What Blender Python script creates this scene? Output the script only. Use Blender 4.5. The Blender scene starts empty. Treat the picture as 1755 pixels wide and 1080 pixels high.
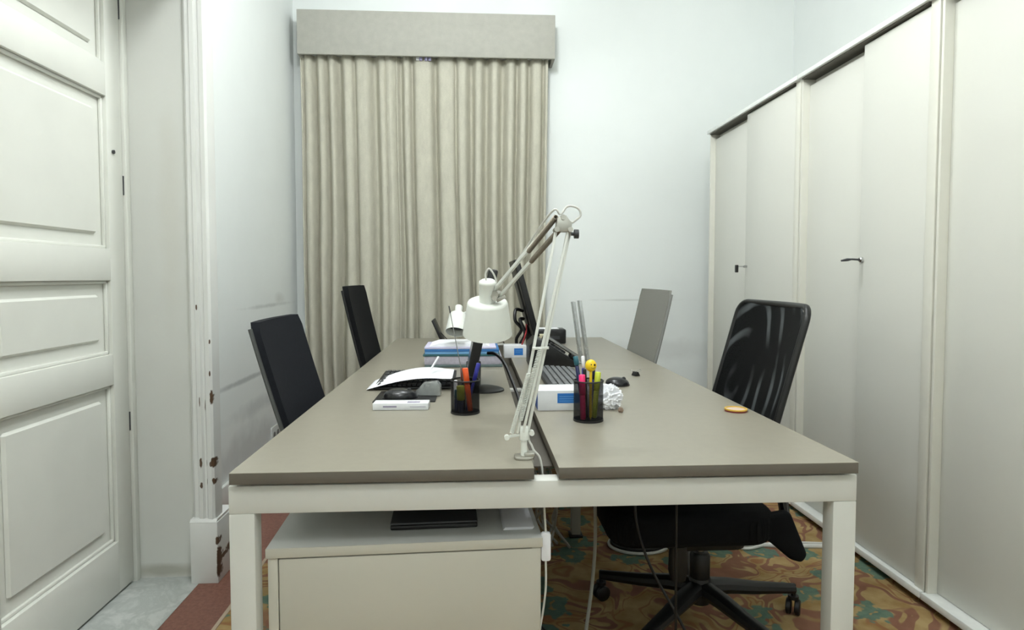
import bpy, bmesh, math, random
from mathutils import Vector, Matrix, Quaternion
R = math.radians
SC = bpy.context.scene
COL = SC.collection
random.seed(7)

# ------------------------------------------------------------------ camera
cd = bpy.data.cameras.new('camera')
cam = bpy.data.objects.new('camera', cd); COL.objects.link(cam)
cam.location = (0, 0, 1.166)
cam.rotation_euler = (R(90 - 2.6), 0, R(-3.31))
cd.sensor_width = 36; cd.lens = 1080 / 1755 * 36
cd.shift_y = -18 / 1755
cd.clip_start = .02
SC.camera = cam

# ------------------------------------------------------------------ light and exposure
SC.view_settings.view_transform = 'Standard'
SC.view_settings.look = 'None'
SC.view_settings.exposure = 0.0
SC.view_settings.gamma = 1.0
SC.view_settings.use_curve_mapping = False
w = bpy.data.worlds.new('world'); SC.world = w; w.use_nodes = True
w.node_tree.nodes['Background'].inputs[0].default_value = (.9, 1, .96, 1)
w.node_tree.nodes['Background'].inputs[1].default_value = .3

# three unseen ceiling lamps light the room; globe form chosen to brighten the walls
LC = (.96, 1.0, 1.02)
LAMPS = [((-.35, 1.35, 3.06), 74), ((.15, 2.62, 3.06), 74), ((.25, -.65, 3.06), 72)]     # place, strength
GLOBE_R = .14

# ------------------------------------------------------------------ materials
def lin(c):
    c = c / 255
    return c / 12.92 if c <= .04045 else ((c + .055) / 1.055) ** 2.4
def rgb(r, g, b): return (lin(r), lin(g), lin(b), 1)

class Nodes:
    def __init__(s, name):
        s.m = bpy.data.materials.new(name); s.m.use_nodes = True
        s.t = s.m.node_tree; s.b = s.t.nodes['Principled BSDF']
        s.co = s.n('ShaderNodeTexCoord').outputs['Object']
    def n(s, kind, **kw):
        x = s.t.nodes.new(kind)
        for k, v in kw.items(): setattr(x, k, v)
        return x
    def link(s, a, b): s.t.links.new(a, b)
    def put(s, sock, v):
        if hasattr(v, 'is_output'): s.link(v, sock)
        else: sock.default_value = v
    def math(s, op, a, b=0.0, c=0.0, clamp=False):
        x = s.n('ShaderNodeMath', operation=op); x.use_clamp = clamp
        for i, v in enumerate((a, b, c)): s.put(x.inputs[i], v)
        return x.outputs[0]
    def noise(s, scale, detail=3, rough=.5, vec=None, dist=0):
        x = s.n('ShaderNodeTexNoise'); x.inputs['Scale'].default_value = scale
        x.inputs['Detail'].default_value = detail; x.inputs['Roughness'].default_value = rough
        x.inputs['Distortion'].default_value = dist
        s.link(vec or s.co, x.inputs['Vector']); return x
    def ramp(s, f, stops):
        x = s.n('ShaderNodeValToRGB'); e = x.color_ramp.elements
        while len(e) < len(stops): e.new(.5)
        for q, (p, c) in zip(e, stops):
            q.position = p; q.color = c if hasattr(c, '__len__') else (c, c, c, 1)
        s.link(f, x.inputs[0]); return x.outputs[0]
    def mix(s, f, a, b):
        x = s.n('ShaderNodeMix', data_type='RGBA')
        s.put(x.inputs[0], f); s.put(x.inputs[6], a); s.put(x.inputs[7], b); return x.outputs[2]
    def mapping(s, scale=(1, 1, 1), rot=(0, 0, 0), loc=(0, 0, 0), vec=None):
        x = s.n('ShaderNodeMapping'); x.inputs['Scale'].default_value = scale
        x.inputs['Rotation'].default_value = rot; x.inputs['Location'].default_value = loc
        s.link(vec or s.co, x.inputs['Vector']); return x.outputs[0]
    def bump(s, h, strength=.2, dist=.002):
        x = s.n('ShaderNodeBump'); x.inputs['Strength'].default_value = strength
        x.inputs['Distance'].default_value = dist
        s.link(h, x.inputs['Height']); s.link(x.outputs[0], s.b.inputs['Normal'])
    def spot(s, cx, cy, cz, rx, ry, rz, wob=.5, nscale=30):
        """soft-edged irregular patch centred at a place on the surface (a stain, chip or toned area)"""
        v = s.n('ShaderNodeVectorMath', operation='SUBTRACT'); s.link(s.co, v.inputs[0]); v.inputs[1].default_value = (cx, cy, cz)
        d = s.n('ShaderNodeVectorMath', operation='DIVIDE'); s.link(v.outputs[0], d.inputs[0]); d.inputs[1].default_value = (rx, ry, rz)
        l = s.n('ShaderNodeVectorMath', operation='LENGTH'); s.link(d.outputs[0], l.inputs[0])
        nz = s.noise(nscale, 3).outputs[0]
        q = s.math('ADD', l.outputs['Value'], s.math('MULTIPLY', s.math('SUBTRACT', nz, .5), wob * 2))
        return q

def plain(name, col, rough=.5, metal=0, var=.04, nscale=25, bump=0, spec=None):
    s = Nodes(name); c = rgb(*col)
    f = s.noise(nscale, 4).outputs[0]
    dk = tuple(x * (1 - var) for x in c[:3]) + (1,); lt = tuple(min(1, x * (1 + var)) for x in c[:3]) + (1,)
    s.link(s.ramp(f, [(.3, dk), (.7, lt)]), s.b.inputs['Base Color'])
    s.b.inputs['Roughness'].default_value = rough; s.b.inputs['Metallic'].default_value = metal
    if spec is not None: s.b.inputs['Specular IOR Level'].default_value = spec
    if bump: s.bump(f, bump)
    return s.m

def wall_material(name, col, scuffs_and_patches=(), mottling=.02):
    s = Nodes(name); c = rgb(*col)
    f = s.noise(1.3, 5, .6).outputs[0]
    dk = tuple(x * (1 - mottling * 2) for x in c[:3]) + (1,)
    cc = s.ramp(f, [(.3, dk), (.65, c)])
    for (p, r, colr, amt) in scuffs_and_patches:
        q = s.spot(*p, *r, wob=.45, nscale=9)
        k = s.math('MULTIPLY', s.ramp(q, [(.35, 1.0), (1.0, 0.0)]), amt)
        cc = s.mix(k, cc, rgb(*colr))
    s.link(cc, s.b.inputs['Base Color'])
    s.b.inputs['Roughness'].default_value = .75
    s.b.inputs['Specular IOR Level'].default_value = .25
    s.bump(s.noise(60, 3).outputs[0], .12, .002)
    return s.m

def fabric(name, col, weave=900, var=.10, rough=.9, stretch=(1, 1, 1), bump=.25):
    s = Nodes(name); c = rgb(*col)
    v = s.mapping(stretch)
    f1 = s.noise(weave, 2, vec=v).outputs[0]; f2 = s.noise(weave * .08, 3, vec=v).outputs[0]
    f = s.math('ADD', s.math('MULTIPLY', f1, .5), s.math('MULTIPLY', f2, .5))
    dk = tuple(x * (1 - var) for x in c[:3]) + (1,); lt = tuple(min(1, x * (1 + var)) for x in c[:3]) + (1,)
    s.link(s.ramp(f, [(.35, dk), (.65, lt)]), s.b.inputs['Base Color'])
    s.b.inputs['Roughness'].default_value = rough; s.b.inputs['Specular IOR Level'].default_value = .15
    s.bump(f, bump, .001)
    return s.m

def mesh_cloth(name, col, alpha, moire=False):
    s = Nodes(name); c = rgb(*col)
    s.b.inputs['Roughness'].default_value = .55
    base = c
    s.b.inputs['Specular IOR Level'].default_value = .12
    if moire:   # the double mesh shows irregular paler ripples woven in two layers
        v = s.mapping((1, 1, .62), loc=(0, .30, -.47))
        wv2 = s.n('ShaderNodeTexWave', wave_type='RINGS', rings_direction='X'); s.link(v, wv2.inputs['Vector'])
        wv2.inputs['Scale'].default_value = 4.2; wv2.inputs['Distortion'].default_value = 4.5; wv2.inputs['Detail'].default_value = 1.5; wv2.inputs['Detail Scale'].default_value = 1.1
        k = s.ramp(wv2.outputs['Fac'], [(.70, 0.0), (.95, 1.0)])
        n2 = s.noise(5.5, 2).outputs[0]
        k = s.math('MULTIPLY', k, s.ramp(n2, [(.42, 0.0), (.66, 1.0)]))
        base = s.mix(s.math('MULTIPLY', k, .75), c, rgb(88, 92, 94))
    s.put(s.b.inputs['Base Color'], base)
    tr = s.n('ShaderNodeBsdfTransparent'); mx = s.n('ShaderNodeMixShader')
    wv = s.noise(350, 1).outputs[0]
    f = s.ramp(wv, [(.3, max(0, alpha - .06)), (.7, min(1, alpha + .06))])
    s.link(f, mx.inputs[0]); s.link(tr.outputs[0], mx.inputs[1]); s.link(s.b.outputs[0], mx.inputs[2])
    s.link(mx.outputs[0], s.t.nodes['Material Output'].inputs['Surface'])
    return s.m

def carpet_material():
    s = Nodes('floral carpet')
    warp = s.noise(3.0, 2, .5)
    vm = s.n('ShaderNodeVectorMath', operation='MULTIPLY_ADD')
    s.link(warp.outputs['Color'], vm.inputs[0]); vm.inputs[1].default_value = (.5, .5, 0); s.link(s.co, vm.inputs[2])
    v = vm.outputs[0]
    ground = s.mix(s.ramp(s.noise(11, 4).outputs[0], [(.35, 0.0), (.65, 1.0)]), rgb(150, 122, 78), rgb(178, 154, 110))
    n1 = s.noise(4.2, 1.5, .5, vec=v, dist=1.4).outputs[0]
    sw = s.ramp(n1, [(.50, 0.0), (.52, 1.0), (.60, 1.0), (.62, 0.0)])
    rust = s.mix(s.noise(12, 3).outputs[0], rgb(108, 68, 60), rgb(148, 104, 88))
    c1 = s.mix(s.math('MULTIPLY', sw, .85), ground, rust)
    thin = s.ramp(n1, [(.40, 0.0), (.415, 1.0), (.44, 1.0), (.455, 0.0)])
    c1 = s.mix(s.math('MULTIPLY', thin, .7), c1, rgb(138, 92, 66))
    vo = s.n('ShaderNodeTexVoronoi', voronoi_dimensions='2D'); vo.inputs['Scale'].default_value = 5.2
    vv = s.n('ShaderNodeVectorMath', operation='MULTIPLY_ADD'); nn = s.noise(17, 2)
    s.link(nn.outputs['Color'], vv.inputs[0]); vv.inputs[1].default_value = (.17, .17, 0); s.link(s.co, vv.inputs[2])
    s.link(vv.outputs[0], vo.inputs['Vector'])
    flat = s.n('ShaderNodeSeparateColor'); s.link(vo.outputs['Color'], flat.inputs[0])
    pick = s.math('GREATER_THAN', flat.outputs[0], .40)
    tf = s.math('MULTIPLY', s.ramp(vo.outputs['Distance'], [(.30, 1.0), (.35, 0.0)]), pick)
    teal = s.mix(s.noise(30, 2).outputs[0], rgb(62, 96, 90), rgb(108, 140, 122))
    c2 = s.mix(s.math('MULTIPLY', tf, .88), c1, teal)
    ctr = s.math('MULTIPLY', s.ramp(vo.outputs['Distance'], [(.06, 1.0), (.10, 0.0)]), pick)
    c2 = s.mix(s.math('MULTIPLY', ctr, .8), c2, rgb(176, 142, 90))
    s.link(c2, s.b.inputs['Base Color'])
    s.b.inputs['Roughness'].default_value = .95; s.b.inputs['Specular IOR Level'].default_value = .1
    s.bump(s.noise(500, 2).outputs[0], .4, .003)
    return s.m

def terracotta_material():
    s = Nodes('terracotta tile')
    f = s.noise(70, 4, .7).outputs[0]
    c = s.ramp(f, [(.25, rgb(104, 68, 56)), (.5, rgb(126, 84, 70)), (.75, rgb(138, 98, 84))])
    s.link(c, s.b.inputs['Base Color']); s.b.inputs['Roughness'].default_value = .55
    return s.m

def marble_material():
    s = Nodes('veined marble')
    n = s.noise(5, 8, .65, dist=1.6).outputs[0]
    c = s.ramp(n, [(.36, rgb(200, 204, 200)), (.5, rgb(176, 181, 177)), (.60, rgb(202, 205, 201))])
    s.link(c, s.b.inputs['Base Color']); s.b.inputs['Roughness'].default_value = .35
    return s.m

M = {}
M['wall'] = wall_material('white painted wall', (236, 240, 238), [
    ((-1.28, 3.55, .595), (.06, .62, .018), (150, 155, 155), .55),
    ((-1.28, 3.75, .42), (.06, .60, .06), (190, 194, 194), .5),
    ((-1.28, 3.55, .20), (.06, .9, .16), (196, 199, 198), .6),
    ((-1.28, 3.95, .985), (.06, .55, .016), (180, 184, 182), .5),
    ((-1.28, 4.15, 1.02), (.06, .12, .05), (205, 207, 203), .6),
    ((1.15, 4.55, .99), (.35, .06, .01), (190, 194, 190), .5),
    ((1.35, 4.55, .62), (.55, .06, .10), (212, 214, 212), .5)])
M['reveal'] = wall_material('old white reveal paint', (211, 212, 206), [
    ((-1.335, 2.46, .6), (.022, .06, .9), (150, 146, 132), .45),  # darker up the door-side corner
    ((-1.2, 2.46, .03), (.2, .06, .035), (150, 146, 130), .6),  # darker along the floor line
    ((-1.15, 2.46, 1.4), (.05, .06, .5), (200, 199, 190), .5)], .035)  # slightly darker patch at mid height
def trim_mat():
    s = Nodes('worn white gloss trim')
    c = s.mix(s.noise(4, 4).outputs[0], rgb(216, 217, 212), rgb(228, 229, 226))
    for (x, y, z, r, h) in [(-1.036, 2.41, .458, .006, .022), (-.990, 2.41, .462, .009, .022), (-.999, 2.41, .455, .005, .012), (-1.036, 2.41, .375, .007, .012),
                            (-.990, 2.41, .390, .006, .013), (-.992, 2.41, .71, .006, .030), (-1.036, 2.41, .69, .002, .022), (-1.018, 2.41, .68, .002, .025),
                            (-1.014, 2.41, .39, .002, .014), (-1.014, 2.41, .46, .002, .016), (-.996, 2.41, .80, .003, .012), (-.994, 2.41, .92, .003, .010), (-1.04, 2.41, 1.05, .004, .012),
                            (-.977, 2.40, .10, .004, .045), (-.979, 2.40, .165, .006, .018), (-.977, 2.40, .05, .005, .03), (-.976, 2.46, .09, .010, .010), (-.976, 2.52, .10, .01, .02)]:
        q = s.spot(x, y, z, r, .05, h, wob=.55, nscale=70)
        c = s.mix(s.ramp(q, [(.75, 1.0), (.98, 0.0)]), c, rgb(86, 66, 50))
    s.link(c, s.b.inputs['Base Color']); s.b.inputs['Roughness'].default_value = .4
    return s.m
M['trim'] = trim_mat()
M['doorpaint'] = plain('cream door gloss', (222, 223, 215), .45, var=.03, nscale=5)
M['ceil'] = plain('ceiling white', (236, 237, 232), .9, var=.01)
M['carpet'] = carpet_material(); M['terra'] = terracotta_material(); M['marble'] = marble_material()
M['strip'] = plain('pale floor strip', (178, 160, 138), .6)
M['cupboard'] = plain('off white laminate', (212, 212, 204), .42, var=.012, nscale=3)
M['cupboard_edge'] = plain('cream edge laminate', (214, 213, 202), .45, var=.012)
M['rail'] = plain('white aluminium rail', (232, 234, 230), .4)
M['recess_shade'] = plain('painted recess shade', (104, 102, 94), .8)  # shadow tone under the wardrobe top rail, put into colour
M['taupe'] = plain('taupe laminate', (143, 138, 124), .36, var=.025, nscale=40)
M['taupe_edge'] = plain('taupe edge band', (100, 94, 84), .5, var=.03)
M['frame'] = plain('white powder coated steel', (214, 214, 207), .42, var=.012)
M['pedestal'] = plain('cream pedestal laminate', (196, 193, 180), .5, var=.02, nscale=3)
M['pedestal_top'] = plain('grey white pedestal top', (190, 191, 186), .35, var=.02, nscale=4)
M['linen'] = fabric('linen curtain', (188, 185, 170), 420, .10, .92, (1, 1, .35))
M['linen_box'] = fabric('linen pelmet', (170, 169, 160), 260, .07, .92, (1, 1, 1))
M['navy'] = fabric('charcoal navy upholstery', (27, 29, 34), 700, .14, .85)
M['blackfab'] = fabric('black upholstery', (19, 20, 22), 700, .14, .9)
M['grey_mesh'] = mesh_cloth('grey mesh', (136, 135, 129), .97)
M['black_mesh'] = mesh_cloth('black mesh', (8, 9, 11), .985, True)
M['black'] = plain('black plastic', (13, 13, 14), .42, var=.08)
M['blackgloss'] = plain('black gloss plastic', (16, 16, 18), .22, var=.08)
M['darkgrey'] = plain('dark grey plastic', (52, 53, 56), .45)
M['midgrey'] = plain('mid grey plastic', (126, 127, 124), .4)
M['edgegrey'] = plain('grey chair edging', (70, 72, 70), .5)
M['lampwhite'] = plain('white lacquered steel', (226, 229, 222), .35, var=.008)
M['nickel'] = plain('satin nickel', (186, 184, 176), .30, metal=.85, var=.03)
M['spring'] = plain('spring steel', (128, 120, 108), .4, metal=.7)
M['chrome'] = plain('chrome', (190, 190, 190), .18, metal=1)
M['cordwhite'] = plain('white cord', (214, 214, 208), .5)
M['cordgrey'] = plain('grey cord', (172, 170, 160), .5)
M['paper'] = plain('white paper', (238, 239, 242), .8, var=.01)
M['paperside'] = plain('lilac grey paper edges', (176, 172, 184), .85, var=.10, nscale=90)
M['lilac'] = plain('pale lilac folder', (206, 202, 226), .6)
M['blue'] = plain('blue folder', (52, 112, 172), .5); M['lightblue'] = plain('light blue folder', (110, 160, 205), .5)
M['teal'] = plain('dark teal folder', (48, 96, 102), .5); M['greengrey'] = plain('grey green folder', (92, 108, 108), .55)
M['labelblue'] = plain('bright blue label', (36, 112, 190), .5)
M['labelline'] = plain('pale blue print', (110, 165, 215), .5)
M['boxwhite'] = plain('white carton', (222, 224, 226), .6); M['boxblue'] = plain('blue carton side', (58, 92, 160), .6)
M['orange'] = plain('orange plastic', (236, 92, 36), .35); M['yellow'] = plain('yellow plastic', (240, 200, 30), .35)
M['lime'] = plain('lime plastic', (206, 218, 70), .35); M['olive'] = plain('olive yellow plastic', (176, 176, 52), .4)
M['pink'] = plain('neon pink plastic', (244, 50, 118), .35); M['penblue'] = plain('blue pen', (44, 48, 150), .35)
M['pennavy'] = plain('navy pen', (24, 34, 80), .35); M['pteal'] = plain('teal plastic', (40, 98, 112), .4)
M['maroon'] = plain('maroon', (116, 40, 36), .45); M['redwire'] = plain('red wire', (150, 40, 44), .45)
M['keygrey'] = plain('grey key caps', (104, 106, 108), .5); M['brownbit'] = plain('brown rubber', (128, 108, 92), .6); M['tray'] = plain('dark tray', (74, 69, 60), .6)
M['beige'] = plain('beige card', (206, 198, 168), .7); M['greyprint'] = plain('grey print', (150, 144, 166), .6)
M['skin_pink'] = plain('pale tape core', (208, 186, 172), .6); M['tapeyellow'] = plain('tape yellow', (214, 176, 70), .45)
M['mouseblack'] = plain('mouse black', (26, 27, 30), .25)
M['socket'] = plain('ivory socket', (206, 207, 204), .4)
M['purple'] = plain('lavender glider', (176, 172, 214), .4)
M['diffuser'] = plain('lamp housing white', (235, 235, 230), .5)
def wire_mesh():
    return mesh_cloth('black wire mesh', (20, 20, 22), .46)
M['wiremesh'] = wire_mesh()
def clear_mat():
    s = Nodes('clear acrylic'); s.b.inputs['Base Color'].default_value = rgb(176, 180, 178)
    s.b.inputs['Roughness'].default_value = .25; s.b.inputs['Metallic'].default_value = .2
    tr = s.n('ShaderNodeBsdfTransparent'); mx = s.n('ShaderNodeMixShader')
    f = s.ramp(s.noise(18, 3).outputs[0], [(.3, .45), (.7, .75)])
    s.link(f, mx.inputs[0]); s.link(tr.outputs[0], mx.inputs[1]); s.link(s.b.outputs[0], mx.inputs[2])
    s.link(mx.outputs[0], s.t.nodes['Material Output'].inputs['Surface'])
    return s.m
M['clear'] = clear_mat()

# ------------------------------------------------------------------ mesh helpers
class MB:
    def __init__(s): s.bm = bmesh.new()
    def box(s, x0, x1, y0, y1, z0, z1, bev=0, mat=None, seg=2):
        b = bmesh.new()
        bmesh.ops.create_cube(b, size=1)
        for v in b.verts:
            v.co = Vector((x0 + (v.co.x + .5) * (x1 - x0), y0 + (v.co.y + .5) * (y1 - y0), z0 + (v.co.z + .5) * (z1 - z0)))
        if bev: bmesh.ops.bevel(b, geom=b.edges[:], offset=bev, segments=seg, affect='EDGES', profile=.5)
        return s._add(b, mat)
    def _add(s, b, mat=None):
        if mat is not None: bmesh.ops.transform(b, matrix=mat, verts=b.verts[:])
        me = bpy.data.meshes.new('tmp'); b.to_mesh(me); b.free()
        s.bm.from_mesh(me); bpy.data.meshes.remove(me); return s
    def prism(s, poly, a0, a1, axis='z', bev=0, mat=None, seg=2):
        b = bmesh.new()
        def P(u, v, t): return {'z': (u, v, t), 'y': (u, t, v), 'x': (t, u, v)}[axis]
        lo = [b.verts.new(P(u, v, a0)) for u, v in poly]; hi = [b.verts.new(P(u, v, a1)) for u, v in poly]
        n = len(poly)
        b.faces.new(lo); b.faces.new(hi)
        for i in range(n): b.faces.new((lo[i], lo[(i + 1) % n], hi[(i + 1) % n], hi[i]))
        bmesh.ops.recalc_face_normals(b, faces=b.faces[:])
        if bev: bmesh.ops.bevel(b, geom=b.edges[:], offset=bev, segments=seg, affect='EDGES', profile=.5)
        return s._add(b, mat)
    def lathe(s, prof, n=32, mat=None):
        b = bmesh.new(); rings = []
        for r, z in prof:
            if r < 1e-6: rings.append([b.verts.new((0, 0, z))])
            else: rings.append([b.verts.new((r * math.cos(2 * math.pi * i / n), r * math.sin(2 * math.pi * i / n), z)) for i in range(n)])
        for A, B in zip(rings, rings[1:]):
            for i in range(n):
                j = (i + 1) % n
                if len(A) == 1 and len(B) == 1: continue
                if len(A) == 1: b.faces.new((A[0], B[j], B[i]))
                elif len(B) == 1: b.faces.new((A[i], A[j], B[0]))
                else: b.faces.new((A[i], A[j], B[j], B[i]))
        bmesh.ops.recalc_face_normals(b, faces=b.faces[:])
        return s._add(b, mat)
    def tube(s, pts, r, n=10, radii=None, mat=None, flat=None):
        pts = [Vector(p) for p in pts]; b = bmesh.new(); rings = []
        t0 = (pts[1] - pts[0]).normalized()
        up = Vector((0, 0, 1)) if abs(t0.z) < .95 else Vector((0, 1, 0))
        x = t0.cross(up).normalized()
        for i, p in enumerate(pts):
            t = (pts[min(i + 1, len(pts) - 1)] - pts[max(i - 1, 0)]).normalized()
            x = (x - t * x.dot(t)).normalized(); y = t.cross(x)
            rr = radii[i] if radii else r
            fx, fy = flat or (1, 1)
            rings.append([b.verts.new(p + x * rr * fx * math.cos(2 * math.pi * k / n) + y * rr * fy * math.sin(2 * math.pi * k / n)) for k in range(n)])
        for A, B in zip(rings, rings[1:]):
            for k in range(n): b.faces.new((A[k], A[(k + 1) % n], B[(k + 1) % n], B[k]))
        b.faces.new(rings[0]); b.faces.new(rings[-1])
        bmesh.ops.recalc_face_normals(b, faces=b.faces[:])
        return s._add(b, mat)
    def bar(s, a, c, wx, wz, bev=.0008, roll=0):
        """rectangular bar from point a to point c"""
        a = Vector(a); c = Vector(c); d = c - a; L = d.length
        q = d.to_track_quat('Z', 'Y').to_matrix().to_4x4()
        return s.box(-wx / 2, wx / 2, -wz / 2, wz / 2, 0, L, bev, Matrix.Translation(a) @ q @ Matrix.Rotation(roll, 4, 'Z'))
    def sphere(s, c, r, sc=(1, 1, 1), u=20, v=12):
        b = bmesh.new(); bmesh.ops.create_uvsphere(b, u_segments=u, v_segments=v, radius=r)
        return s._add(b, Matrix.Translation(c) @ Matrix.Diagonal((*sc, 1)))
    def grid(s, f, nu, nv, thick=0, nrm=None):
        b = bmesh.new()
        V = [[b.verts.new(f(i / nu, j / nv)) for j in range(nv + 1)] for i in range(nu + 1)]
        for i in range(nu):
            for j in range(nv): b.faces.new((V[i][j], V[i + 1][j], V[i + 1][j + 1], V[i][j + 1]))
        if thick:
            off = Vector(nrm) * thick
            W = [[b.verts.new(V[i][j].co + off) for j in range(nv + 1)] for i in range(nu + 1)]
            for i in range(nu):
                for j in range(nv): b.faces.new((W[i][j], W[i][j + 1], W[i + 1][j + 1], W[i + 1][j]))
            for i in range(nu):
                b.faces.new((V[i][0], W[i][0], W[i + 1][0], V[i + 1][0])); b.faces.new((V[i][nv], V[i + 1][nv], W[i + 1][nv], W[i][nv]))
            for j in range(nv):
                b.faces.new((V[0][j], V[0][j + 1], W[0][j + 1], W[0][j])); b.faces.new((V[nu][j], W[nu][j], W[nu][j + 1], V[nu][j + 1]))
        bmesh.ops.recalc_face_normals(b, faces=b.faces[:])
        return s._add(b)
    def build(s, name, mat, parent=None, smooth=35):
        me = bpy.data.meshes.new(name); s.bm.to_mesh(me); s.bm.free()
        me.materials.append(M[mat] if isinstance(mat, str) else mat)
        if smooth:
            me.shade_smooth(); me.set_sharp_from_angle(angle=R(smooth))
        o = bpy.data.objects.new(name, me); COL.objects.link(o)
        if parent is not None: o.parent = parent
        return o

def thing(name, label, cat, loc=(0, 0, 0), rz=0, group=None, quat=None):
    o = bpy.data.objects.new(name, None); COL.objects.link(o)
    o.empty_display_size = .05
    o.location = loc; o.rotation_euler = (0, 0, rz)
    if quat is not None:
        o.rotation_mode = 'QUATERNION'; o.rotation_quaternion = quat
    o['label'] = label; o['category'] = cat
    if group: o['group'] = group
    return o
def tag(o, label, cat, group=None, loc=None):
    o['label'] = label; o['category'] = cat
    if group: o['group'] = group
    if loc is not None: o.location = loc
    return o
def struct(o): o['kind'] = 'structure'; return o
def smooth_path(pts, n=10):
    P = [Vector(p) for p in pts]; out = []
    for i in range(len(P) - 1):
        p0 = P[max(i - 1, 0)]; p1 = P[i]; p2 = P[i + 1]; p3 = P[min(i + 2, len(P) - 1)]
        for k in range(n):
            t = k / n
            out.append(.5 * ((2 * p1) + (p2 - p0) * t + (2 * p0 - 5 * p1 + 4 * p2 - p3) * t * t + (3 * p1 - p0 - 3 * p2 + p3) * t ** 3))
    out.append(P[-1]); return out
def rrect(w, h, r, n=6, cx=0, cy=0):
    out = []
    for (sx, sy, a0) in ((1, 1, 0), (-1, 1, 90), (-1, -1, 180), (1, -1, 270)):
        for k in range(n + 1):
            a = R(a0 + 90 * k / n)
            out.append((cx + sx * (w / 2 - r) + r * math.cos(a), cy + sy * (h / 2 - r) + r * math.sin(a)))
    return out

# ------------------------------------------------------------------ the room
struct(MB().box(-.86, 2.5, -1.7, 4.7, -.05, 0).build('floor', 'carpet'))
b = MB().box(-1.05, -.872, -1.7, 2.40, -.05, .0005); b.box(-1.30, -.872, 2.40, 4.7, -.05, .0005)
struct(b.build('trim_1', 'terra'))
struct(MB().box(-.872, -.858, -1.7, 4.7, -.05, .003, .001).build('trim_2', 'strip'))
struct(MB().box(-1.62, -1.05, -1.7, 2.47, -.05, .002, .001).build('trim_3', 'marble'))
struct(MB().box(-1.7, 2.5, -1.7, 4.7, 3.4, 3.5).build('ceiling', 'ceil'))
struct(MB().box(-1.6, 2.5, 4.55, 4.7, 0, 3.4).build('wall_back', 'wall'))
struct(MB().box(2.32, 2.5, -1.7, 4.55, 0, 3.4).build('wall_right', 'wall'))
struct(MB().box(-1.7, 2.5, -1.85, -1.7, 0, 3.4).build('wall_front', 'wall'))
b = MB(); b.box(-1.7, -1.264, 2.475, 4.55, 0, 3.4)
struct(b.build('wall_left', 'wall'))
b = MB(); b.box(-1.7, -1.02, 2.46, 2.475, 0, 3.4)               # the thick doorway wall: far reveal, lintel, near side
b.box(-1.7, -1.02, .92, 2.46, 2.355, 3.4); b.box(-1.7, -1.02, -1.7, .92, 0, 3.4)
struct(b.build('wall_doorway', 'reveal'))
# casing: fluted profile run up the corner of the doorway
prof = [(-1.075, 2.46), (-1.075, 2.432), (-1.066, 2.424), (-1.052, 2.424), (-1.046, 2.412), (-1.030, 2.410), (-1.024, 2.418), (-1.018, 2.418),
        (-1.012, 2.410), (-.996, 2.408), (-.988, 2.414), (-.986, 2.43), (-.986, 2.475), (-1.02, 2.475), (-1.02, 2.46)]
b = MB().prism(prof, .24, 2.355, 'z')
b.box(-1.075, -.986, .9, 2.46, 2.355, 2.475, .006)
struct(b.build('trim_4', 'trim'))
b = MB().box(-1.078, -.976, 2.40, 2.56, 0, .236, .004)
b.prism([(2.40, .236), (2.56, .236), (2.56, .246), (2.41, .246)], -1.078, -.979, 'x')
struct(b.build('trim_5', 'trim'))
struct(MB().box(-1.264, -1.246, 2.48, 4.55, 0, .12, .003).build('baseboard_left', 'trim'))
struct(MB().box(-1.262, 1.60, 4.53, 4.55, 0, .12, .003).build('baseboard_back', 'trim'))

# panelled door leaves set deep in the doorway
def door_leaf(name, y0, y1, hook):
    d = MB()
    X0, X1 = -1.350, -1.300
    zr = [(0.012, .20), (.775, .885), (1.150, 1.262), (1.80, 1.915), (2.26, 2.35)]
    d.box(X0, X1, y0, y0 + .09, .012, 2.35, .002); d.box(X0, X1, y1 - .092, y1, .012, 2.35, .002)
    for z0, z1 in zr: d.box(X0, X1, y0 + .09, y1 - .092, z0, z1, .002)
    for (za, zb) in ((.20, .775), (.885, 1.15), (1.262, 1.80), (1.915, 2.26)):
        d.box(X0 + .012, X1 - .024, y0 + .085, y1 - .088, za - .005, zb + .005)
        p = .05                                                  # raised field with bevelled border
        d.box(X0 + .02, X1 - .014, y0 + .09 + p, y1 - .092 - p, za + p, zb - p, .008, seg=1)
        d.box(X1 - .024, X1 - .012, y0 + .09, y1 - .092, za, za + .012, .004); d.box(X1 - .024, X1 - .012, y0 + .09, y1 - .092, zb - .012, zb, .004)
        d.box(X1 - .024, X1 - .012, y0 + .09, y0 + .102, za, zb, .004); d.box(X1 - .024, X1 - .012, y1 - .104, y1 - .092, za, zb, .004)
    o = struct(d.build(name, 'doorpaint'))
    if hook:
        MB().lathe([(0, 0), (.007, 0), (.007, .006), (.003, .007), (0, .007)], 12, Matrix.Translation((X1, y1 - .06, 1.611)) @ Matrix.Rotation(R(90), 4, 'Y')).build('key_hole', 'darkgrey', o)
        for zz in (.62, 1.50, 2.14):
            MB().tube([(X1 - .004, y1 + .004, zz - .035), (X1 - .004, y1 + .004, zz + .035)], .006).build('hinge', 'darkgrey', o)
    return o
door_leaf('door_1', 1.675, 2.425, True)
door_leaf('door_2', .925, 1.670, False)
struct(MB().box(-1.36, -1.29, 2.432, 2.46, 0, 2.355, .003).build('trim_6', 'doorpaint'))

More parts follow.
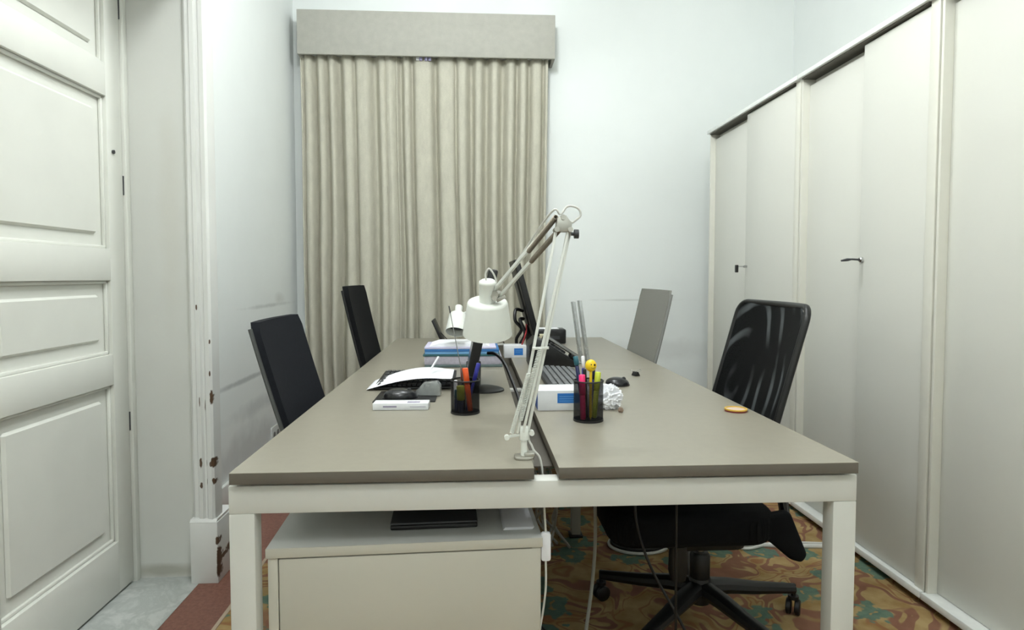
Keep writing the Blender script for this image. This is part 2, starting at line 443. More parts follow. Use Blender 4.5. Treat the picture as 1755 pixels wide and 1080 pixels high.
# unseen ceiling lamps (above the frame), globe form added for its wide spread
for i, (loc, pw) in enumerate(LAMPS):
    t = thing('unseen_globe_lamp', ['unseen ceiling lamp above the near desk end, globe form added', 'unseen ceiling lamp above the far desks, globe form added', 'unseen globe ceiling lamp behind the camera, added to light the front'][i], 'ceiling light', (loc[0], loc[1], 3.4))
    MB().lathe([(0, 0), (.05, 0), (.045, -.03), (.008, -.04), (.008, -.185), (.06, -.19), (.06, -.205), (0, -.205)], 28).build('fitting', 'diffuser', t)
    gm = bpy.data.materials.new('lit opal glass'); gm.use_nodes = True
    gm.node_tree.nodes['Principled BSDF'].inputs['Emission Color'].default_value = (*LC, 1)
    gm.node_tree.nodes['Principled BSDF'].inputs['Emission Strength'].default_value = pw
    MB().sphere((0, 0, loc[2] - 3.4), GLOBE_R, (1, 1, 1), 28, 18).build('globe', gm, t, 80)

# wall socket
t = thing('wall_socket', 'ivory double wall socket low on the left wall behind the near black chair', 'socket', (-1.264, 4.00, .178))
MB().prism(rrect(.15, .10, .008), 0, .010, 'x', .002).build('face_plate', 'socket', t)
for dy in (-.035, .035): MB().lathe([(0, .010), (.018, .010), (.018, .0125), (0, .0125)], 20, Matrix.Translation((0, dy, 0)) @ Matrix.Rotation(R(90), 4, 'Y')).build('outlet', 'midgrey', t)

# ------------------------------------------------------------------ curtain and pelmet
bands = [(516, 518), (523, 534), (545, 555), (564, 573), (588, 602), (610, 630), (649, 657), (660, 681), (676, 678), (691, 699), (709, 737), (750, 775), (783, 797), (813, 824),
         (841, 852), (869, 880), (891, 901), (912, 927), (935, 939)]
def cx(px): return -1.192 + (px - 515) * .004012
def profile(bs):
    P = []
    edge = bs[0][0] == 676
    for i, (a, c) in enumerate(bs):
        if i:
            pb = bs[i - 1][1]; g = (a - pb) * .004012
            dp = max(.016, min(.070, g * 1.25))
            P.append((cx((pb + a) / 2), dp))
        if edge and i == 0: P += [(cx(a), .030), (cx(c), .026)]; continue
        if c == 681: P += [(cx(a + 2), .004), (cx(a + 9), .0), (cx(c), .060)]; continue
        w_ = (c - a) * .06
        P.append((cx(a + w_), .003))
        if c - a > 8: P.append((cx((a + c) / 2), -.007))
        P.append((cx(c - w_), .004))
    return P
def curtain(name, bs, label):
    P = smooth_path([(x, d, 0) for x, d in profile(bs)], 5)
    n = len(P) - 1; x0 = P[0].x; x1 = P[-1].x
    def f(u, v):
        p = P[int(round(u * n))]
        z = .025 + v * 2.645; k = 1 - v
        amp = 1.0 + .25 * k
        sway = .014 * math.sin(3.1 * p.x + 2.2 * z) * (1 - v) + .006 * math.sin(17 * p.x + 3.3 * z) * (1 - v)
        taper = -(p.x - (-.3)) * .012 * min(1, k * 2.5) if p.x > 0 else .02 * min(1, k)
        pin = 1 - .35 * max(0, (v - .93) / .07)
        return Vector((p.x + sway + taper, 4.425 + p.y * amp * pin + .010 * math.sin(9 * p.x + 1.6 * z) * k, z))
    o = MB().grid(f, n, 26, .002, (0, 1, 0)).build(name, 'linen', smooth=80)
    tag(o, label, 'curtain', 'linen curtain panels')
    return o
curtain('curtain', bands[:8], 'narrower left panel of the beige linen curtains under the pelmet')
curtain('curtain', bands[8:], 'wider right panel of the beige linen curtains behind the white lamp')
t = thing('pelmet', 'beige fabric covered box pelmet on the back wall above the curtains', 'pelmet', (-.32, 4.36, 2.65))
b = MB().box(-.868, .868, 0, .022, 0, .295, .004); b.box(-.868, -.846, .022, .19, 0, .295, .003); b.box(.846, .868, .022, .19, 0, .295, .003); b.box(-.846, .846, .022, .19, .27, .295, .003)
b.build('fabric_box', 'linen_box', t)
MB().box(-.84, .84, .085, .115, .025, .05, .003).build('curtain_rail', 'rail', t)
for xx in (-.070, -.048, -.012, .012):
    MB().box(xx - .012, xx + .008, .045, .060, -.012, .03, .003).build('glider', 'purple' if xx > -.06 else 'paper', t)

# ------------------------------------------------------------------ wardrobes
def wardrobe(label, y0, y1, split, key, far):
    t = thing('wardrobe', label, 'wardrobe', (1.575, y0, 0), 0, 'built in sliding door wardrobes')
    D = .72; L = y1 - y0
    b = MB().box(-.004, D, 0, .045, .02, 2.112, .003); b.box(-.002, D, L - .012, L, .02, 2.112, .002)
    b.box(.06, D, .045, L - .012, .02, .05); b.box(.06, D, .045, L - .012, 2.09, 2.112); b.box(D - .02, D, .045, L - .012, .05, 2.09)
    b.build('carcass', 'cupboard_edge', t)
    MB().box(-.024, .075, 0, L, 2.112, 2.133, .002).build('top_rail', 'rail', t)
    MB().box(-.010, .059, .046, L - .013, 2.107, 2.1119).build('top_shade_strip', 'recess_shade', t)  # dark strip standing in for the shadow line below the rail
    b = MB().box(-.018, .06, 0, L, .030, .056, .003); b.box(.03, .06, 0, L, 0, .03)
    b.build('bottom_track', 'rail', t)
    s = split - y0
    d1 = MB().box(.004, .024, .052, s, .058, 2.100, .0015).build('sliding_door', 'cupboard', t)
    d2 = MB().box(.032, .052, s - .03, L - .013, .058, 2.078, .0015).build('sliding_door', 'cupboard', t)
    if key == 1:
        b = MB().tube([(.006, s + .045 - .07, 1.221), (-.016, s - .025, 1.221)], .007, 12); b.tube([(-.014, s - .025, 1.221), (-.050, s - .02, 1.221)], .0035, 8)
        k = b.build('lock', 'chrome', d1)
        MB().box(-.062, -.046, s - .030, s - .008, 1.186, 1.230, .004).build('key_head', 'black', d1)
    if key == 2:
        k = MB().lathe([(0, 0), (.011, 0), (.011, .012), (.008, .016), (0, .016)], 20, Matrix.Translation((.006, s - .02, 1.232)) @ Matrix.Rotation(R(-90), 4, 'Y')).build('lock', 'chrome', d1)
        b = MB().tube([(-.008, s - .02, 1.232), (-.04, s - .015, 1.234)], .004, 8)
        b.tube([(-.036, s - .015, 1.234), (-.055, s - .012, 1.232), (-.078, s - .010, 1.228)], .009, 10, radii=[.006, .012, .007], flat=(1, .55))
        b.build('key_head', 'darkgrey', d1)
    return t
wardrobe('white sliding door wardrobe nearest the back wall, small dark key on its door', 3.004, 4.185, 3.62, 1, True)
wardrobe('tall white sliding door wardrobe behind the mesh chair, silver lock with dark key', 2.085, 2.996, 2.515, 2, False)
wardrobe('white sliding door wardrobe nearest the camera at the right picture edge', .9, 2.078, 1.47, 0, False)

# ------------------------------------------------------------------ bench desks
def bench(label, y0, y1, front):
    t = thing('bench_desk', label, 'desk', (.17, y0, 0), 0, 'facing pairs of white framed taupe desks')
    L = y1 - y0; xl, xm, xn, xr = -.703, -.041, .014, .704      # local x of edges: left top, gap, right top
    for (a, c) in ((xl, xm), (xn, xr)):
        d = MB().box(a, c, 0, L, .7385, .74, .0004, seg=1); d.box(a + .001, c - .001, .001, L - .001, .735, .7386)
        d = d.build('desktop', 'taupe', t)
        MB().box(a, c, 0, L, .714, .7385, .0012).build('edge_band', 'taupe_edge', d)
    def portal(ya, yb):
        MB().box(xl - .010, xr + .010, ya, yb, .642, .705, .003).build('crossbeam', 'frame', t)
        for s in (0, 1):
            x0 = xl - .010 if s == 0 else xr - .046
            MB().box(x0, x0 + .056, ya, yb, .008, .6425, .003).build('leg', 'frame', t)
            MB().box(x0 + .012, x0 + .044, ya + .01, yb - .01, 0, .009, .002).build('levelling_foot', 'black', t)
        for xx in (xl + .06, xm - .06, xn + .06, xr - .06): MB().box(xx - .02, xx + .02, ya + .01, yb - .01, .7045, .7145).build('spacer', 'darkgrey', t)
    if front: portal(.02, .065); portal(L - .30, L - .255)
    else: portal(L - .075, L - .02)
    for xx in (-.42, .42): MB().box(xx - .02, xx + .02, .065 if front else 0, L - (.255 if front else .075), .655, .70, .002).build('stretcher', 'frame', t)
    MB().box(xm + .001, xn + .045, .155 if front else 0, L - .002, .692, .697, .001).build('cable_tray', 'tray', t)
    return t
bench('near pair of taupe topped desks on a white steel portal frame', 1.375, 2.8325, True)
bench('far pair of taupe topped desks running up to the curtains', 2.8355, 4.326, False)
MB_leg = MB().box(-.02, .02, -.02, .02, .01, .64, .003)
t = thing('support_leg', 'grey white support post in the shade under the desks beyond the pedestal', 'post', (.445, 2.76, 0))
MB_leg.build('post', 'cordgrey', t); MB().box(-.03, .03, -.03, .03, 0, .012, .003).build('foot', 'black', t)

# pedestal
t = thing('drawer_pedestal', 'cream drawer pedestal with a grey white top under the left desk', 'drawer unit', (-.475, 1.425, 0), R(2.4))
Wp, Dp = .632, .50
MB().box(0, Wp, 0, Dp, .528, .55, .0015).build('top_panel', 'pedestal_top', t)
MB().box(0, Wp, -.002, .0015, .528, .55, .0008).build('top_edge', 'pedestal', t)
b = MB().box(.004, .026, .002, Dp, .03, .527, .001); b.box(Wp - .026, Wp - .004, .002, Dp, .03, .527, .001); b.box(.026, Wp - .026, Dp - .02, Dp, .03, .527); b.box(.026, Wp - .026, .02, Dp - .02, .03, .05)
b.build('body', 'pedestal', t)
for z0, z1 in ((.277, .524), (.034, .274)):
    MB().box(.029, Wp - .006, 0, .018, z0, z1, .0015).build('drawer', 'pedestal', t)
for xx in (.06, Wp - .06):
    for yy in (.06, Dp - .06): MB().lathe([(0, 0), (.02, 0), (.02, .031), (0, .031)], 16, Matrix.Translation((xx, yy, 0))).build('foot', 'black', t)
# on the pedestal
t = thing('laptop', 'closed black laptop lying on the drawer pedestal under the left desk', 'laptop', (-.108, 1.66, .5505), R(2.4))
MB().box(-.105, .105, -.15, .15, .002, .013, .003).build('base', 'black', t); MB().box(-.105, .105, -.15, .15, .0135, .020, .003).build('lid', 'darkgrey', t)
MB().box(-.09, .09, -.13, .13, 0, .003).build('rubber_feet', 'black', t)
b = MB()
for k in range(5): b.box(-.036 + k * .001, .036 + k * .001, -.13, .13, k * .0012, k * .0012 + .001)
tag(b.build('paper_sheaf', 'paper'), 'thin sheaf of white paper at the right edge of the pedestal top', 'paper', loc=(.096, 1.63, .5505)).rotation_euler = (0, 0, R(2.4))

# ------------------------------------------------------------------ chairs
def five_star(t, mat='black', r=.29, rot=0, zhub=.085):
    MB().lathe([(0, zhub - .03), (.034, zhub - .03), (.036, zhub + .05), (.026, zhub + .065), (0, zhub + .065)], 24).build('hub', mat, t)
    for k in range(5):
        a = rot + 2 * math.pi * k / 5; m = Matrix.Rotation(a, 4, 'Z')
        b = MB().tube([(.02, 0, zhub + .02), (.10, 0, zhub + .015), (.20, 0, zhub), (r, 0, zhub - .015)], .02, 10, radii=[.034, .030, .025, .019], flat=(1.05, .85), mat=m)
        arm = b.build('star_arm', mat, t)
        c = m @ Vector((r, 0, 0))
        b = MB().tube([(c.x, c.y, .05), (c.x, c.y, zhub)], .008)
        for s in (-1, 1):
            mm = Matrix.Translation((c.x, c.y, .027)) @ Matrix.Rotation(a + .9, 4, 'Z') @ Matrix.Translation((0, s * .014, 0)) @ Matrix.Rotation(R(90), 4, 'X')
            b.lathe([(0, -.009), (.022, -.009), (.0265, -.006), (.0265, .006), (.022, .009), (0, .009)], 20, mm)
        b.tube([(c.x, c.y, .056), (c.x, c.y, .066)], .018)
        b.build('caster', 'black', t)

def slab_chair(label, loc, rz, lift, width, fabric_mat, edge_mat, xb=-.22, xt=-.32, group='slab backed office chairs', rr=.02, thin=.028):
    t = thing('office_chair', label, 'chair', loc, rz, group)
    sz = .44 + lift * .7
    # backrest: slightly curved slab from behind the seat to the top
    zb, zt = .50 + lift * .7, 1.018 + lift
    zl = .69 + lift * .3
    sl = (xt - xb) / (1.018 - .69)
    def X(z): return xb + (z - lift - .69) * sl + .02 * ((z - zb) / (zt - zb) - .5) ** 2
    outline = rrect(width, zt - zb, rr, 5, 0, (zb + zt) / 2)
    bm = MB(); nb = bmesh.new()
    # panel as two skins with a rounded outline
    nz = 14; ny = 8
    def skin(off):
        def f(u, v):
            z = zb + v * (zt - zb); hw = width / 2
            e = min((zt - z), (z - zb))
            if e < rr: hw -= rr - math.sqrt(max(0, rr * rr - (rr - e) ** 2))
            y = -hw + 2 * hw * u
            return Vector((X(z) - .015 * (1 - (2 * u - 1) ** 2) + off, y, z))
        return f
    bm.grid(skin(0), ny, nz, thin, (1, 0, 0))
    bk = bm.build('backrest', fabric_mat, t, 50)
    for s in (-1, 1):                                           # edging piped down each side
        pts = [Vector((X(z), s * (width / 2 + .001), z)) for z in [zb + .02 + k * (zt - zb - .04) / 10 for k in range(11)]]
        MB().tube(pts, .007, 8).build('back_edging', edge_mat, bk)
    b = MB().prism(rrect(.46, width * .98, .06, 6, .02, 0), sz - .02, sz + .04, 'z', .018, seg=3)
    b.build('seat', 'blackfab' if fabric_mat != 'grey_mesh' else 'darkgrey', t, 60)
    MB().prism(rrect(.30, .26, .03, 4, .0, 0), sz - .055, sz - .0205, 'z', .008).build('seat_mechanism', 'black', t)
    b = MB(); b.tube(smooth_path([(-.10, 0, sz - .035), (-.25, 0, sz - .03), (X(zb + .02) - .03, 0, zb + .02), (X(zb + .2) - .022, 0, zb + .2)], 5), .02, 10, flat=(1.5, .6))
    b.build('back_support', 'black', t)
    MB().tube([(0, 0, .10), (0, 0, sz - .05)], .02, 14).build('gas_column', 'black', t)
    five_star(t, rot=.3)
    return t
slab_chair('dark navy fabric backed office chair at the near left desk', (-.40, 2.262, 0), 0, 0, .475, 'navy', 'edgegrey')
slab_chair('slim black backed office chair at the far left desk before the curtain', (-.358, 3.36, 0), 0, .096, .49, 'blackfab', 'black', -.22, -.30)
slab_chair('grey mesh backed office chair at the far right desk by the back wall', (.68, 3.345, 0), math.pi, .075, .545, 'grey_mesh', 'midgrey', -.22, -.30, rr=.012, thin=.012)

# mesh chair, near right
t = thing('mesh_chair', 'black office chair with a see-through rippled mesh back at the near right desk', 'chair', (.748, 2.03, 0), math.pi)
lean = .10 / .36
def MX(z): return -.205 - (z - .71) * lean
y0, y1 = -.415, .105        # local y of the back (rotated by 180 degrees)
zb, zt = .50, 1.07
def fmesh(u, v):
    z = zb + .02 + v * (zt - zb - .028); y = y0 + .012 + u * (y1 - y0 - .024)
    e = zt - .008 - z; rr = .034
    if e < rr:
        k = rr - math.sqrt(max(0, rr * rr - (rr - e) ** 2)); y = y0 + .012 + k + u * (y1 - y0 - .024 - 2 * k)
    return Vector((MX(z) - .03 * (1 - (2 * u - 1) ** 2), y, z))
bk = MB().grid(fmesh, 14, 20, .004, (1, 0, 0)).build('backrest', 'black_mesh', t, 60)
pts = []
for k in range(9): pts.append((y0, zb + .02 + k * (zt - .05 - zb - .02) / 8))
for k in range(1, 7): a = R(180 - 90 * k / 6); pts.append((y0 + .045 + .045 * math.cos(a), zt - .05 + .045 * math.sin(a)))
for k in range(1, 9): pts.append((y0 + .045 + k * (y1 - y0 - .09) / 8, zt - .005))
for k in range(1, 7): a = R(90 - 90 * k / 6); pts.append((y1 - .045 + .045 * math.cos(a), zt - .05 + .045 * math.sin(a)))
for k in range(1, 9): pts.append((y1, zt - .05 - k * (zt - .05 - zb - .02) / 8))
uu = lambda y: (y - y0) / (y1 - y0)
MB().tube([(MX(z) - .03 * (1 - (2 * uu(y) - 1) ** 2), y, z) for y, z in pts], .011, 10).build('back_frame', 'black', bk, 60)
b = MB()
b.prism(rrect(.52, .50, .09, 7, .09, -.02), .350, .455, 'z', .034, seg=4)
b.build('seat', 'blackfab', t, 60)
MB().prism(rrect(.26, .26, .04, 5, .02, .0), .300, .352, 'z', .012).build('seat_mechanism', 'black', t)
b = MB(); b.tube(smooth_path([(-.02, .05, .355), (-.16, .09, .35), (-.225, .12, .40), (-.20, .10, .55), (MX(.62) - .03, -.02, .64)], 6), .03, 10, radii=None, flat=(1.3, .55))
b.build('back_support', 'black', t)
b = MB().prism([(-.06, .42), (-.14, .44), (-.205, .45), (-.262, .315), (-.245, .290), (-.21, .300), (-.14, .36), (-.06, .375)], .165, .205, 'y', .012, seg=3)
b.build('seat_bracket', 'blackfab', t, 50)
b = MB().tube([(.10, .10, .36), (.12, .22, .34)], .007)
b.prism(rrect(.055, .09, .024, 6, .12, .305), .225, .24, 'y')
b = MB().tube([(.06, .10, .34), (.130, .17, .325), (.135, .18, .30)], .011); b.tube([(.135, .18, .345), (.135, .182, .275), (.135, .184, .240)], .02, 14, radii=[.023, .026, .019], flat=(1.2, .8))
b.build('height_lever', 'black', t, 60)
MB().tube([(0, 0, .20), (0, 0, .345)], .014, 16).build('gas_column', 'chrome', t)
MB().lathe([(.03, .14), (.033, .145), (.033, .235), (.026, .245), (0, .245)], 24).build('column_sleeve', 'black', t)
five_star(t, r=.345, rot=R(-30), zhub=.105)

# ------------------------------------------------------------------ white arm lamp at the front
def cyl(b, a, c, r, n=16): return b.tube([a, c], r, n)
t = thing('desk_lamp', 'white shaded arm lamp clamped to the near edge of the left desk', 'lamp', (.112, 1.452, .74))
o = Vector((.112, 1.452, .74)); W = lambda x, y, z: Vector((x, y, z)) - o
b = MB().prism(rrect(.046, .040, .012, 5), 0, .007, 'z', .002); b.box(.0, .024, -.014, .014, .007, .015, .002)
b.build('clamp', 'nickel', t)
b = MB().box(.0165, .022, -.012, .012, -.06, .006, .001); b.box(-.02, .022, -.012, .012, -.062, -.056, .001); b.tube([(-.008, 0, -.056), (-.008, 0, -.0275)], .004); b.lathe([(0, -.030), (.010, -.030), (.010, -.0262), (0, -.0262)], 16, Matrix.Translation((-.008, 0, 0)))
b.build('clamp_screw', 'nickel', t)
b = MB(); cyl(b, (0, 0, .006), (0, 0, .050), .0075); cyl(b, (0, 0, .044), (0, 0, .056), .011)
b.box(-.010, .010, -.010, .010, .045, .075, .002); b.bar((-.034, 0, .052), (.020, 0, .060), .006, .006); cyl(b, (-.040, -.006, .050), (-.040, .006, .050), .006); cyl(b, (.018, -.008, .060), (.018, .008, .060), .006)
b.build('swivel_bracket', 'lampwhite', t)
LB = W(.097, 1.452, .800); RB = W(.120, 1.452, .803); LT = W(.186, 1.452, 1.272); RT = W(.217, 1.452, 1.272)
for (a, c) in ((LB, LT), (RB, RT)):
    b = MB()
    if a is LB:
        k = .42
        b.bar(a, c, .0115, .006)
        b.build('lower_arm', 'lampwhite', t)
    else:
        dd = Vector((.0065, 0, 0))
        b.bar(a + dd * .3 + Vector((0, .006, 0)), c + dd * .4 + Vector((0, .006, 0)), .011, .006); b.bar(a - dd * 1.6 + Vector((0, -.006, 0)), c - dd * .5 + Vector((0, -.006, 0)), .009, .006)
        b.build('lower_arm', 'lampwhite', t)
C1 = LB.lerp(LT, .42); C2 = RB.lerp(RT, .42)
b = MB().bar(C1 + Vector((-.004, -.008, 0)), C2 + Vector((.008, -.008, 0)), .006, .006).build('cross_bar', 'lampwhite', t)
b = MB().bar(LB.lerp(LT, .14) + Vector((-.008, -.006, 0)), LB.lerp(LT, .14) + Vector((.008, -.006, 0)), .007, .006)
b.build('cross_bar', 'lampwhite', t)
def coil(a, c, r, turns, wr=.0011):
    a = Vector(a); c = Vector(c); q = (c - a).to_track_quat('Z', 'Y'); L = (c - a).length; n = turns * 8
    return [a + q @ Vector((r * math.cos(2 * math.pi * i / 8), r * math.sin(2 * math.pi * i / 8), L * i / n)) for i in range(n + 1)]
for (a, c) in ((W(.083, 1.449, .800), LB.lerp(LT, .30) + Vector((-.002, -.012, 0))), (W(.104, 1.446, .830), C2 + Vector((-.012, -.012, 0)))):
    b = MB(); b.tube(coil(a, c, .004, 46), .0014, 5); b.build('spring', 'lampwhite', t)
# elbow
b = MB().prism([(-.019, -.018), (.016, -.018), (.018, .000), (.004, .020), (-.016, .014)], -.014, -.010, 'y', .001, Matrix.Translation(W(.203, 1.452, 1.285)))
b.prism([(-.019, -.018), (.016, -.018), (.018, .000), (.004, .020), (-.016, .014)], .010, .014, 'y', .001, Matrix.Translation(W(.203, 1.452, 1.285)))
for p in (LT, RT, W(.200, 1.452, 1.300)): cyl(b, p + Vector((0, -.018, 0)), p + Vector((0, .018, 0)), .006)
b.build('elbow_joint', 'nickel', t)
b = MB(); cyl(b, W(.219, 1.44, 1.262), W(.228, 1.44, 1.262), .004); cyl(b, W(.226, 1.44, 1.262), W(.236, 1.44, 1.262), .0105)
b.build('knob', 'darkgrey', t)
S1 = W(.048, 1.755, 1.122); S2 = W(.060, 1.755, 1.100); E1 = W(.188, 1.455, 1.304); E2 = W(.196, 1.455, 1.276)
for (a, c) in ((E1, S1), (E2, S2)):
    b = MB().bar(a, c, .007, .010); b.build('upper_arm', 'lampwhite', t)
for (a, c) in ((E1 + Vector((-.003, -.010, -.003)), E1.lerp(S1, .40) + Vector((0, -.010, -.004))), (E2 + Vector((0, -.010, 0)), E2.lerp(S2, .42) + Vector((0, -.010, 0)))):
    b = MB(); b.tube(coil(a, c, .0052, 60), .0016, 5); b.build('spring', 'spring', t)
# shade
sc_ = W(.0335, 1.795, 1.002)
def at(v): return Matrix.Translation(v)
TR = Matrix.Rotation(R(18), 4, 'X')
tilt = at(sc_) @ TR; T3 = lambda x, y, z: tilt @ Vector((x, y, z))
b = MB().lathe([(.0225, .098), (.050, .0985), (.055, .096), (.0575, .090), (.0695, .006), (.0708, .0), (.0690, .0), (.0560, .090), (.050, .0955), (.0225, .0955)], 48, tilt)
sh = b.build('shade', 'lampwhite', t, 50)
b = MB().lathe([(0, .160), (.018, .160), (.0235, .156), (.0245, .150), (.0235, .147), (.0235, .0975), (.0, .0975)], 32, tilt)
b.build('shade_cap', 'lampwhite', sh, 50)
b = MB().sphere(T3(0, 0, .055), .028); b.tube([T3(0, 0, .07), T3(0, 0, .098)], .014)
b.build('bulb', 'paper', sh)
b = MB(); J = T3(.024, -.014, .122); cyl(b, J + Vector((-.006, -.012, 0)), J + Vector((.006, .012, 0)), .012); b.bar(J, S2, .008, .008); b.bar(J, S1, .006, .006)
b.bar(J + Vector((.0, -.012, -.016)), J + Vector((.024, -.016, -.004)), .004, .010); cyl(b, J + Vector((-.006, -.014, -.01)), J + Vector((-.006, -.022, -.01)), .007)
b.build('wing_knob', 'nickel', t)
cord = [T3(-.004, 0, .158), T3(-.006, 0, .178), T3(.004, 0, .193), T3(.020, 0, .170), T3(.026, 0, .140), S1 + Vector((.02, 0, .02)), S1.lerp(E1, .5) + Vector((0, .006, .008)), E1 + Vector((-.012, .006, .010)),
        W(.196, 1.452, 1.308), W(.212, 1.45, 1.326), W(.236, 1.45, 1.322), W(.242, 1.45, 1.305), W(.226, 1.452, 1.290), W(.214, 1.46, 1.272), RB.lerp(RT, .6) + Vector((.0, .010, 0)), RB + Vector((.006, .010, .02)),
        W(.132, 1.458, .765), W(.150, 1.458, .738), W(.158, 1.462, .69), W(.161, 1.462, .62), W(.1655, 1.468, .555)]
k = MB().tube(smooth_path(cord, 6), .0026, 8).build('cord', 'cordwhite', t)
MB().prism(rrect(.023, .068, .006, 4), -.007, .007, 'y', .002, Matrix.Translation(W(.1655, 1.468, .522))).build('inline_switch', 'paper', k)
MB().tube(smooth_path([W(.1655, 1.468, .49), W(.166, 1.47, .42), W(.160, 1.475, .36), W(.152, 1.49, .28), W(.160, 1.56, .12), W(.20, 1.7, .004), W(.30, 1.95, .004)], 6), .0026, 8).build('lower_cord', 'cordwhite', k)

# second white lamp further back
t = thing('desk_lamp', 'smaller looking white lamp head partly hidden behind the front lamp shade', 'lamp', (.100, 3.24, .74))
o2 = Vector((.100, 3.24, .74)); V = lambda x, y, z: Vector((x, y, z)) - o2
b = MB().prism(rrect(.046, .05, .01, 5), 0, .007, 'z', .002); cyl(b, (0, 0, .005), (0, 0, .06), .008); b.build('clamp', 'nickel', t)
b = MB(); b.bar((-.006, 0, .055), V(.075, 3.235, 1.025), .007, .007); b.bar((.008, 0, .055), V(.09, 3.235, 1.025), .007, .007); b.build('lower_arm', 'lampwhite', t)
b = MB(); b.bar(V(.075, 3.232, 1.025), V(-.07, 2.99, .985), .007, .007); b.bar(V(.085, 3.232, 1.01), V(-.06, 2.99, .965), .007, .007); b.build('upper_arm', 'lampwhite', t)
ax = Vector((-.10, -.52, -.85)).normalized()
q = (-ax).to_track_quat('Z', 'Y').to_matrix().to_4x4()
mt = Matrix.Translation(V(-.092, 2.93, .905)) @ q
s2 = MB().lathe([(.020, .095), (.036, .095), (.041, .090), (.049, .0), (.0475, .0), (.039, .089), (.02, .092)], 36, mt).build('shade', 'lampwhite', t, 50)
MB().lathe([(0, .14), (.014, .14), (.018, .136), (.018, .094), (0, .094)], 24, mt).build('shade_cap', 'lampwhite', s2, 50)
MB().lathe([(0, .03), (.040, .03), (.037, .085), (0, .088)], 28, mt).build('inner_fill', 'darkgrey', s2, 50)  # dark grey fill inside the lamp head's opening

# ------------------------------------------------------------------ monitors seen edge on
def monitor(label, base, tops, bots, yr, base_r, facing):
    t = thing('monitor', label, 'monitor', (base[0], base[1], .74))
    o = Vector((base[0], base[1], .74))
    (xt, zt), (xb, zb) = tops, bots
    d = Vector((xt - xb, 0, zt - zb)); L = d.length; ang = math.atan2(xt - xb, zt - zb)
    m = Matrix.Translation(Vector((xb, (yr[0] + yr[1]) / 2, zb)) - o) @ Matrix.Rotation(ang, 4, 'Y')
    hw = (yr[1] - yr[0]) / 2
    p = MB().box(-.016, .016, -hw, hw, 0, L, .006, m, 3).build('casing', 'black', t, 50)
    MB().box(facing * .0161, facing * .0168, -hw + .016, hw - .016, .022, L - .016, 0, m).build('screen', 'blackgloss', p, 0)
    MB().box(-.024 if facing > 0 else .012, -.012 if facing > 0 else .018, -hw * .55, hw * .55, .06, L * .75, .006, m, 3).build('rear_housing', 'black', p, 50)
    mid = m @ Vector((-facing * .004, 0, L * .12))
    b = MB().bar((xb - base[0] - facing * .012, 0, .010), mid, .055, .022, .004); b.build('stand_neck', 'black', t)
    MB().lathe([(0, 0), (base_r, 0), (base_r * .99, .005), (base_r * .82, .010), (.03, .017), (0, .018)], 44).build('stand_base', 'black', t, 40)
    return t
monitor('black monitor edge-on behind the left pen cup and white shade, round base', (.034, 2.335), (.062, 1.188), (-.022, .795), (2.14, 2.62), .072, -1)
monitor('black tilted monitor edge-on at the far right desk, right of the lamp shade', (.30, 3.5), (.212, 1.252), (.322, .845), (3.28, 3.74), .085, 1)
t = thing('tablet', 'slim black slanted panel standing behind the paper pile on the left desk', 'tablet', (-.20, 4.0, .74))
MB().box(-.008, .008, -.09, .09, .006, .165, .003, Matrix.Rotation(R(-24), 4, 'Y')).build('panel', 'black', t)
MB().box(-.04, .05, -.05, .05, 0, .008, .002).build('foot', 'black', t)
MB().bar((.035, 0, .006), (-.022, 0, .07), .03, .004).build('prop', 'black', t)
c = MB().tube(smooth_path([(.045, 2.36, .875), (.075, 2.33, .875), (.105, 2.30, .845), (.130, 2.22, .79), (.150, 2.12, .735), (.156, 2.06, .7045), (.158, 1.98, .7040)], 6), .006, 8).build('monitor_cable', 'black')
tag(c, 'thick black cable arching from the edge-on monitor into the gap between the desks', 'cable')
b = MB().tube(smooth_path([(.255, 3.42, .975), (.215, 3.36, .985), (.21, 3.34, .93), (.245, 3.36, .88), (.22, 3.40, .82), (.235, 3.38, .7435)], 6), .009, 8)
b.tube(smooth_path([(.262, 3.45, .93), (.236, 3.34, .93), (.262, 3.32, .86), (.236, 3.36, .79), (.25, 3.38, .7435)], 6), .010, 8)
tag(b.build('cable_bundle', 'black'), 'looped black cables hanging behind the tilted monitor', 'cable')
tag(MB().tube(smooth_path([(.277, 3.44, .90), (.265, 3.30, .87), (.245, 3.28, .815), (.225, 3.36, .745)], 6), .004, 8).build('red_cable', 'redwire'), 'thin dark red cable among the black cables behind the tilted monitor', 'cable')

